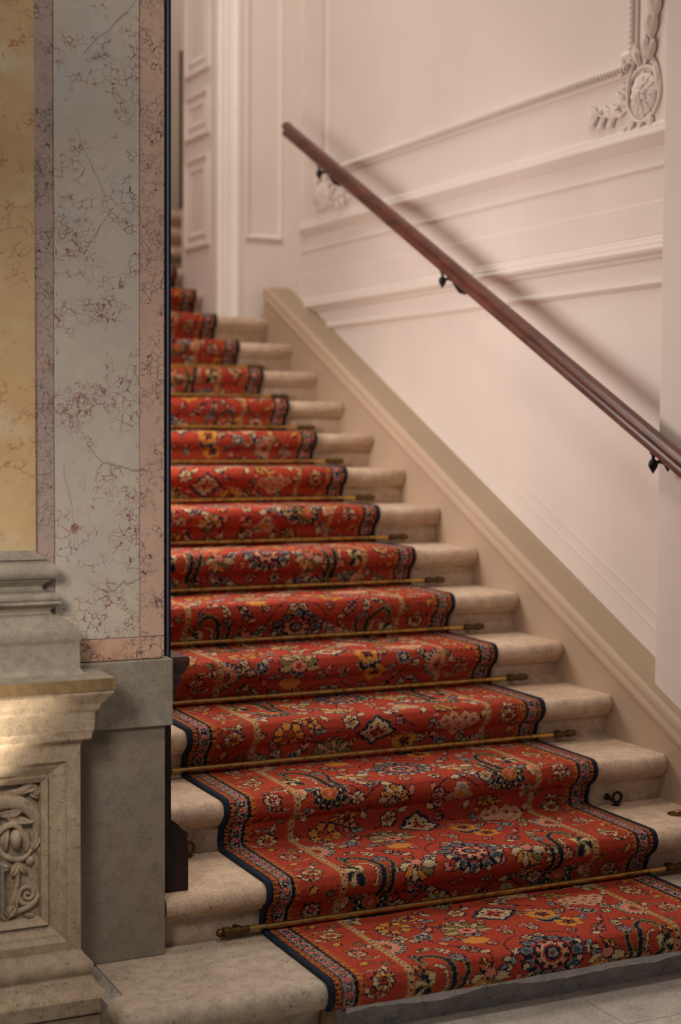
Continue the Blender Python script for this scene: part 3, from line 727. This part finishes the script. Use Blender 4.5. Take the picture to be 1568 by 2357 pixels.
# scattered background sprays, mirrored
for i in range(34):
    u_ = rnd.uniform(.255, MU); v_ = rnd.uniform(0, P); a_ = rnd.uniform(0, 2*PI); sc0 = rnd.uniform(.75, 1.15); c1 = rnd.choice(['cream', 'pink', 'cream', 'grey', 'gold']); c2 = rnd.choice(['pink', 'orange', 'grey', 'cream'])
    spray(u_, v_, a_, FLD, sc0, c1, c2); spray(W-u_, v_, PI-a_, FLD, sc0, c1, c2)
for i in range(18):
    u_ = rnd.uniform(.26, MU); v_ = rnd.uniform(0, P)
    for q in (u_, W-u_): flower(q, v_, .014, 5, rnd.choice(['cream', 'pink']), 'mar', 'gold', 'navy', FLD)
for i in range(14):
    u_ = rnd.uniform(.26, W-.26); v_ = rnd.uniform(0, P)
    ellipse(u_, v_, .026, .020, rnd.uniform(0, 3), 'red', None, FLD)
# long vines
def vines(u, s, D):
    curve([(u(.344), -.06), (u(.346), .0), (u(.35), .07), (u(.335), .13), (u(.30), .158), (u(.272), .14), (u(.275), .115)], (.0085, .0035), 'navy', D, 'olive', .011)
    curve([(u(.374), -.05), (u(.376), .03), (u(.392), .075), (u(.385), .115)], (.007, .003), 'navy', D, 'olive', .0095)
    curve([(u(.30), .10), (u(.325), .085), (u(.33), .03), (u(.318), .0)], .003, 'cream', D, 'navy', .0058)
    curve([(u(.43), .02), (u(.47), .10), (u(.44), .17), (u(.40), .20), (u(.37), .26), (u(.40), .33), (u(.46), .36)], .0026, 'navy', D)
    curve([(u(.50), .40), (u(.56), .43), (u(.60), .50), (u(.57), .56), (u(.50), .57), (u(.44), .53)], .0026, 'navy', D)
    curve([(u(.33), .57), (u(.36), .60), (u(.40), .585), (u(.425), .555)], .0026, 'navy', D)
    curve([(u(.60), .20), (u(.55), .17), (u(.53), .12), (u(.56), .05)], .0026, 'navy', D)
    for x_, y_, a_ in ((.452, .13, 0), (.40, .21, 2), (.375, .30, 1), (.58, .45, .5), (.60, .53, 1.4), (.535, .572, 3), (.535, .10, .5), (.545, .04, 5), (.42, .35, 4), (.47, .44, 2.2), (.52, .36, .5)):
        leafp(u(x_), y_, a_ if s > 0 else PI-a_, .030, .0085, 'cream' if int(x_*100) % 2 else 'pink', 'navy', D)
both(vines)
# motifs
def half(u, s, D):
    q = u(.234)
    a, b = local(q, .262); rho = np.hypot(a, b); th_ = np.arctan2(b, a)
    pa((rho < .062) & D, 'navy'); pa((rho < .060) & (rho > .042) & (np.cos(th_*22) > -.25) & D, 'cream'); pa((rho < .060) & (rho > .050) & (np.cos(th_*22) > .4) & D, 'grey')
    pa((rho < .044) & D, 'pink'); pa((rho < .032) & D, 'beige'); pa((rho < .024) & D, 'navy'); pa((rho < .019) & D, 'red'); pa((rho < .008) & D, 'navy')
    # second small one
    a, b = local(q, .575); rho = np.hypot(a, b); pa((rho < .030) & D, 'navy'); pa((rho < .026) & D, 'cream'); pa((rho < .016) & D, 'pink')
both(half)
def star(u, s, D):
    u0, v0 = u(.330), .556
    for k in range(7):
        a_ = -PI/2+(k-3)*.62; leafp(u0+.014*math.cos(a_), v0+.014*math.sin(a_), a_, .042, .0125, 'navy', 'olive', D)
        ellipse(u0+.038*math.cos(a_), v0+.038*math.sin(a_), .005, .005, 0, 'cream', None, D)
    ellipse(u0, v0+.006, .024, .018, 0, 'orange', 'gold', D, .003); ellipse(u0, v0+.004, .010, .008, 0, 'pink', None, D)
both(star)
def splotch(u, s, D):
    for k in range(6):
        a_ = 1.2+k*.75; leafp(u(.272), .045, a_ if s > 0 else PI-a_, .042, .012, 'navy' if k % 2 else 'cream', 'olive', D)
    for k in range(5):
        a_ = .9+k*.95; leafp(u(.262), .49, a_ if s > 0 else PI-a_, .034, .010, 'grey' if k % 2 else 'cream', 'navy', D)
both(splotch)
D = FLD
flower(.336, .395, .052, 7, 'gold', 'orange', 'mar', 'navy', D, .9); flower(.336, .395, .020, 5, 'orange', 'mar', 'gold', 'mar', D)
# pink lattice cluster at right
for a_, b_ in ((0, .034), (-.034, .008), (.034, .008), (-.022, -.024), (.022, -.024), (0, 0), (-.052, -.016), (.052, -.016)):
    flower(.950+a_, .385-b_, .017, 4, 'pink', 'mar', 'olive', 'cream', D)
# white lozenge flower on the centre
a, b = local(.648, .383); rho = np.abs(a/.056)**1.25+np.abs(b/.050)**1.25; wob = .10*np.cos(8*np.arctan2(b, a))
pa((rho < 1.34+wob) & D, 'blue'); pa((rho < 1.24+wob) & D, 'navy'); pa((rho < .98+wob) & D, 'cream'); 
for k in range(8):
    a_ = k*PI/4; ellipse(.648+.034*math.cos(a_), .383+.030*math.sin(a_), .0045, .0045, 0, 'navy', None, D)
for k in range(4):
    a_ = k*PI/2; leafp(.648, .383, a_, .026, .009, 'mar', 'pink', D)
# palmette and double yellow flower
for k in range(9):
    a_ = PI/2+(k-4)*.42; leafp(.508+.012*math.cos(a_), .290+.010*math.sin(a_), a_, .060, .011, 'olive' if k % 2 else 'beige', 'navy', D)
ellipse(.508, .290, .026, .022, 0, 'pink', 'navy', D); ellipse(.508, .292, .014, .012, 0, 'red', 'cream', D); ellipse(.508, .292, .005, .005, 0, 'navy', None, D)
for k in range(5):
    a_ = -PI/2+(k-2)*.55; ellipse(.492+.022*math.cos(a_), .225+.018*math.sin(a_), .020, .015, a_, 'gold', None, D)
ellipse(.492, .232, .014, .012, 0, 'gold', None, D)
for (x_, y_) in ((.768, .322), (.800, .240)):
    for k in range(6):
        a_ = k*PI/3+.3; ellipse(x_+.024*math.cos(a_), y_+.020*math.sin(a_), .020, .015, a_, 'gold', None, D)
    ellipse(x_, y_, .022, .018, 0, 'gold', None, D); flower(x_, y_, .014, 5, 'orange', 'navy', 'cream', 'mar', D)
    for k in range(5): leafp(x_, y_, k*1.256+.5, .026, .0035, 'navy', None, D)
curve([(.735, .285), (.752, .262), (.775, .275), (.79, .268)], .0075, 'navy', D, 'beige', .011)
# big concentric rosette
a, b = local(.652, .082, 0, 1.15, 1); rho = np.hypot(a, b); th_ = np.arctan2(b, a); lo = np.cos(11*th_)
pa((rho < .082+.006*lo) & D, 'navy'); pa((rho < .077+.005*lo) & (rho > .052) & (lo > -.35) & D, 'grey'); pa((rho < .072+.004*lo) & (rho > .058) & (lo > .35) & D, 'blue')
pa((rho < .055) & D, 'red'); pa((rho < .050+.004*np.cos(9*th_)) & D, 'navy'); pa((rho < .044) & (np.cos(9*th_) > -.1) & D, 'pink'); pa((rho < .032) & D, 'cream'); pa((rho < .027) & D, 'red'); pa((rho < .021) & D, 'navy'); pa((rho < .013) & D, 'grey'); pa((rho < .006) & D, 'mar')
for k in range(7):
    a_ = -PI/2+(k-3)*.42; ellipse(.652+.088*math.cos(a_), .082+.080*math.sin(a_), .010, .008, a_, 'cream', 'navy', D)
# cream and gold tulips either side
for u0, s in ((.462, 1), (.826, -1)):
    for k, c_ in enumerate(['cream', 'gold', 'cream', 'gold', 'olive', 'cream']):
        a_ = -PI/2+(k-2.5)*.55; leafp(u0+.010*math.cos(a_), .052+.010*math.sin(a_), a_, .048, .013, c_, 'navy', D)
    ellipse(u0, .058, .018, .014, 0, 'pink', 'navy', D)
    curve([(u0, .01), (u0-s*.012, -.03), (u0-s*.03, -.055)], .0026, 'navy', D); leafp(u0-s*.01, -.02, -PI/2-s*.6, .034, .009, 'pink', 'navy', D); leafp(u0-s*.02, -.04, -PI/2+s*.9, .030, .008, 'cream', 'navy', D)
# vase palmette and grey trefoil
for k in range(7):
    a_ = PI/2+(k-3)*.5; leafp(.545, .515, a_, .052, .012, 'cream' if k % 2 == 0 else 'gold', 'navy', D)
ellipse(.545, .500, .022, .026, 0, 'olive', 'navy', D); ellipse(.545, .506, .012, .014, 0, 'cream', 'navy', D); ellipse(.545, .500, .005, .007, 0, 'navy', None, D)
for k in range(3):
    a_ = PI/2+k*2.094; flower(.780+.026*math.cos(a_), .508+.022*math.sin(a_), .020, 6, 'grey', 'mar', 'cream', 'cream', D)
ellipse(.780, .508, .015, .015, 0, 'gold', 'cream', D)
for u0, v0, r_, pc, cc in ((.410, .447, .028, 'gold', 'mar'), (.424, .535, .020, 'cream', 'pink'), (.553, .49-.06, .026, 'cream', 'gold'), (.888, .462, .026, 'gold', 'olive'), (.373, .292, .022, 'navy', 'cream'), (.380, .122, .020, 'grey', 'pink'), (.905, .125, .020, 'grey', 'pink'), (.905, .30, .022, 'navy', 'cream'), (.70, .52, .022, 'pink', 'cream'), (.72, .47, .018, 'cream', 'mar'), (.60, .60, .020, 'pink', 'gold'), (.70, .595, .018, 'cream', 'mar'), (.96, .02, .018, 'pink', 'cream'), (.87, .57, .022, 'cream', 'gold')):
    flower(u0, v0, r_, 6, pc, cc, 'navy', 'navy' if pc != 'navy' else 'grey', D, rot=u0*9)
# borders, mirrored
Lb = (U < .238); Rb = (U > W-.238)
ub = np.minimum(Uj, W-Uj); ubc = np.minimum(U, W-U)
pa(ubc < .238, 'red')
def bflower(v0, uc, r, kind):
    for u0, dm in ((uc, Lb), (W-uc, Rb)):
        if kind == 0: flower(u0, v0, r, 9, 'cream', 'red', 'navy', 'navy', dm, .85, alt='gold')
        else: flower(u0, v0, r, 8, 'pink', 'red2', 'cream', 'navy', dm, .8, alt='cream')
for i in range(4):
    vc = .4+i*P/4
    for u0f, dm, sg_ in ((lambda q: q, Lb, 1), (lambda q: W-q, Rb, -1)):
        o_ = .018 if i % 2 else -.018
        cv = [(u0f(.155+o_+.045*math.cos(t_)), vc+.040*math.sin(t_)) for t_ in np.linspace(.3, 5.2, 9)]
        curve(cv, .0022, 'navy' if i % 2 else 'cream', dm, 'cream' if i % 2 else 'navy', .0046)
        for q in (1, 3, 5, 7): leafp(cv[q][0], cv[q][1], q*1.1, .024, .0065, 'cream' if q % 4 == 1 else 'orange', 'navy', dm)
        curve([(u0f(.112), vc+.07), (u0f(.14), vc+.085), (u0f(.18), vc+.075), (u0f(.205), vc+.09)], .003, 'orange', dm, 'navy', .0052)
        leafp(u0f(.125), vc+.078, .8, .03, .009, 'gold', 'navy', dm); leafp(u0f(.20), vc+.06, 2.4, .026, .008, 'olive', 'navy', dm)
    bflower(vc, .150, .030 if i % 2 == 0 else .027, i % 2)
pa((ub < .240) & (ub > .216), 'orange'); pa((ub < .236) & (ub > .220), 'beige')
pa((ub < .231) & (ub > .225) & ((Vj % .0212) < .007), 'navy')
pa(ub < .098, 'orange'); pa((ub < .094) & (ub > .084) & ((Vj % .0255) < .006), 'black'); pa((ub < .092) & (ub > .083) & ((Vj % .017) > .012), 'gold')
pa(ub < .081, 'black'); pa(ub < .071, 'grey')
q1 = (Vj+.0) % .03984; q2 = ub-.054
r1 = np.hypot(q1-.020, q2-.005*np.sin(Vj*157)); pa((ub < .071) & (r1 < .0115), 'mar'); pa((ub < .071) & (r1 < .0085), 'pink'); pa((ub < .071) & (r1 < .0035), 'red')
r2 = np.hypot(np.minimum(q1, .03984-q1)*.8, q2); pa((ub < .071) & (r2 < .009), 'navy'); pa((ub < .071) & (r2 < .0035), 'cream')
nz = rs.rand(NV, NU); pa((ub < .071) & (nz < .07), 'navy'); pa((ub < .071) & (nz > .93), 'pink')
pa(ub < .0385, 'black'); pa(ub < .0335, 'orange'); pa((ub < .0315) & ((Vj % .0127) < .0045), 'black'); pa((ub < .033) & (ub > .018) & ((Vj % .0127) > .009) & (nz > .5), 'gold')
pa(ubc < .0185, 'navy')
# abrash: mild red variation only inside plain ground
redm = (C == IDX['red'])
C[redm & (nz < .10)] = IDX['red2']

runner = empty('stair_runner', (-.93, .3, .18), 'red oriental patterned carpet runner with navy edges covering the stairs', 'carpet')
def wave(u, s): return .0012*np.sin(u*9+s*3.1)+.0008*np.sin(u*23-s*7)
verts = []; faces = []; cols = []; voff = 0
for (s0, s1, cs) in ((0.0, 1.80, .0025), (1.80, 3.30, .0038), (3.30, 8.1, .006)):
    nu = int(round((W-.030)/cs)); nv = int(round((s1-s0)/cs))
    us_ = np.linspace(.015, W-.015, nu+1); vs_ = np.linspace(s0, s1, nv+1)
    UU, SS = np.meshgrid(us_, vs_)
    y, z = path_at(SS.ravel(), 0.0); wv = wave(UU.ravel(), SS.ravel())
    x = X0+UU.ravel(); verts.append(np.stack([x, y-wv*.3, z+wv], 1))
    i = np.arange(nv)[:, None]*(nu+1)+np.arange(nu)[None, :]+voff
    faces.append(np.stack([i, i+1, i+nu+2, i+nu+1], -1).reshape(-1, 4)); voff += (nu+1)*(nv+1)
    uc = (us_[:-1]+us_[1:])/2; vc = (vs_[:-1]+vs_[1:])/2
    ci = C[np.minimum((((vc+.012) % P)/CELL).astype(int), NV-1)][:, np.minimum((uc/CELL).astype(int), NU-1)]
    cc = PALA[ci.ravel()].copy(); cc[:, :3] *= (1+rs.uniform(-.13, .13, (len(cc), 1))); cols.append(cc)
vv = np.concatenate(verts); ff = np.concatenate(faces); cc = np.concatenate(cols)
me = bpy.data.meshes.new('pile'); me.vertices.add(len(vv)); me.vertices.foreach_set('co', vv.ravel().astype(np.float32))
me.loops.add(ff.size); me.loops.foreach_set('vertex_index', ff.ravel().astype(np.int32))
me.polygons.add(len(ff)); me.polygons.foreach_set('loop_start', (np.arange(len(ff))*4).astype(np.int32))
me.polygons.foreach_set('use_smooth', np.ones(len(ff), dtype=bool))
me.update(calc_edges=True)
at = me.attributes.new('pile_colour', 'FLOAT_COLOR', 'FACE'); at.data.foreach_set('color', cc.ravel().astype(np.float32))
t = NT('wool_pile'); an = t.n.new('ShaderNodeAttribute'); an.attribute_name = 'pile_colour'
v = t.co(); n1 = t.noise(v, 420, 2, .6); n2 = t.noise(v, 9, 3)
col = t.mix(t.ss(n1, .3, .75, .0, .30), an.outputs['Color'], (0.02, .012, .01, 1))
t.bump(n1, .0022, .8); t.done(col, .9, spec=.12); 
me.materials.append(t.m)
po = bpy.data.objects.new('pile', me); COL.objects.link(po); po.parent = runner; po.matrix_parent_inverse = runner.matrix_world.inverted()
t = NT('navy_binding'); v = t.co(); n1 = t.noise(v, 300, 2); t.bump(n1, .0015, .8); M['navy'] = t.done(t.mix(t.ss(n1, .3, .7), srgb(22, 30, 44), srgb(34, 44, 60)), .85, spec=.15)
for side in (0, 1):
    ss_ = np.arange(0, 8.1, .006); rings = []
    y0_, z0_ = path_at(ss_, -.009); y1_, z1_ = path_at(ss_, .0015); ym, zm = path_at(ss_, -.004)
    for i in range(len(ss_)):
        xa, xb = (X0, X0+.017) if side == 0 else (X0+W, X0+W-.017)
        sgn = 1 if side == 0 else -1
        rings.append([(xa+sgn*.001, y0_[i], z0_[i]), (xa, ym[i], zm[i]), (xa+sgn*.003, y1_[i], z1_[i]), (xb-sgn*.003, y1_[i], z1_[i]), (xb, ym[i], zm[i]), (xb, y0_[i], z0_[i])])
    MB().loft(rings).build('edge_binding', M['navy'], runner, smooth=True, angle=80)

# ------------------------------------------------------------------ stair rods
RL = 1.525
rod0 = empty('stair_rod', (0, 0, 0), '', 'stair rod', 'brass stair rods holding the runner')
m = MB(); m.local = True; m.tube([(-RL/2+.03, 0, 0), (0, 0, 0), (RL/2-.03, 0, 0)], .0084, 12); m.build('rod', M['brass'], rod0, smooth=True)
for sg_ in (-1, 1):
    m = MB(); m.local = True
    m.lathe((sg_*(RL/2-.075), 0, 0), (sg_, 0, 0), [(0, .0085), (.001, .0098), (.055, .0098), (.056, .012), (.066, .0132), (.074, .0128), (.076, .009), (.077, .004)], 14)
    m.build('end_sleeve', M['brass_dark'], rod0, smooth=True, label='tarnished end sleeve')
    m = MB(); m.local = True
    m.lathe((sg_*(RL/2-.045), -.004, 0), (0, 1, 0), [(-.006, .004), (0, .010), (.006, .012), (.014, .012), (.030, .008), (.040, .007)], 12)
    m.build('bracket', M['brass_dark'], rod0, smooth=True)
    m = MB(); m.local = True
    m.blob((sg_*(RL/2+.008), 0, 0), (0, 1, 0), (1, 0, 0), (0, 0, 1), .0115, .012, .0115, 12, 8); m.build('knob', M['brass_dark'], rod0, smooth=True)
ords = ['lowest', 'second lowest', 'third from the bottom', 'fourth from the bottom', 'fifth from the bottom', 'sixth from the bottom', 'seventh from the bottom', 'eighth from the bottom', 'ninth from the bottom', 'tenth from the bottom', 'highest in view']
ks = [1, 3, 4, 5, 6, 7, 8, 9, 10, 11, 12]
for i, k in enumerate(ks):
    p = (-.927, fy(k+1)+.021, zt(k)+.024+(.004 if k > 1 else 0))
    lab = 'round brass stair rod across the red carpet, %s of the row' % ords[i]
    if i == 0: rod0.location = p; rod0['label'] = lab
    else: copy_tree(rod0, p, lab)
# empty rod eyes left on the second tread
for x, lab in ((-.19, 'empty dark metal rod eye on the bare stone right of the carpet'), (-1.672, 'empty brass rod eye beside the wooden plinth block left of the carpet')):
    e = empty('rod_eye', (x, fy(3)+.05, zt(2)+.02), lab, 'bracket', None)
    yb = fy(3)+.055; z = zt(2)+.026; mt = M['iron'] if x > -1 else M['brass_dark']
    MB().tube([(x+.017*math.cos(t_), yb-.030, z+.017*math.sin(t_)) for t_ in [2*PI*i/20 for i in range(21)]], .0052, 8).build('ring', mt, e, smooth=True)
    MB().lathe((x-.020, yb+.002, z-.002), (0, -1, 0), [(0, .012), (.004, .012), (.008, .008), (.030, .007), (.034, .010), (.040, .006)], 12).build('screw', mt, e, smooth=True)
    MB().lathe((x-.004, yb-.03, z-.026), (0, 0, 1), [(0, .013), (.003, .013), (.006, .007), (.014, .006)], 12).build('foot', mt, e, smooth=True)
e = empty('brass_plate', (-.085, .78, zt(2)), 'small round brass plate screwed to the second tread at the right edge', 'plate')
MB().lathe((-.085, .78, zt(2)+.0005), (0, 0, 1), [(0, .030), (.003, .030), (.004, .026)], 20).build('disc', M['brass_dark'], e, smooth=True)
MB().lathe((-.078, .785, zt(2)+.004), (0, 0, 1), [(0, .012), (.006, .012), (.008, .009)], 14).build('screw_head', M['brass'], e, smooth=True)
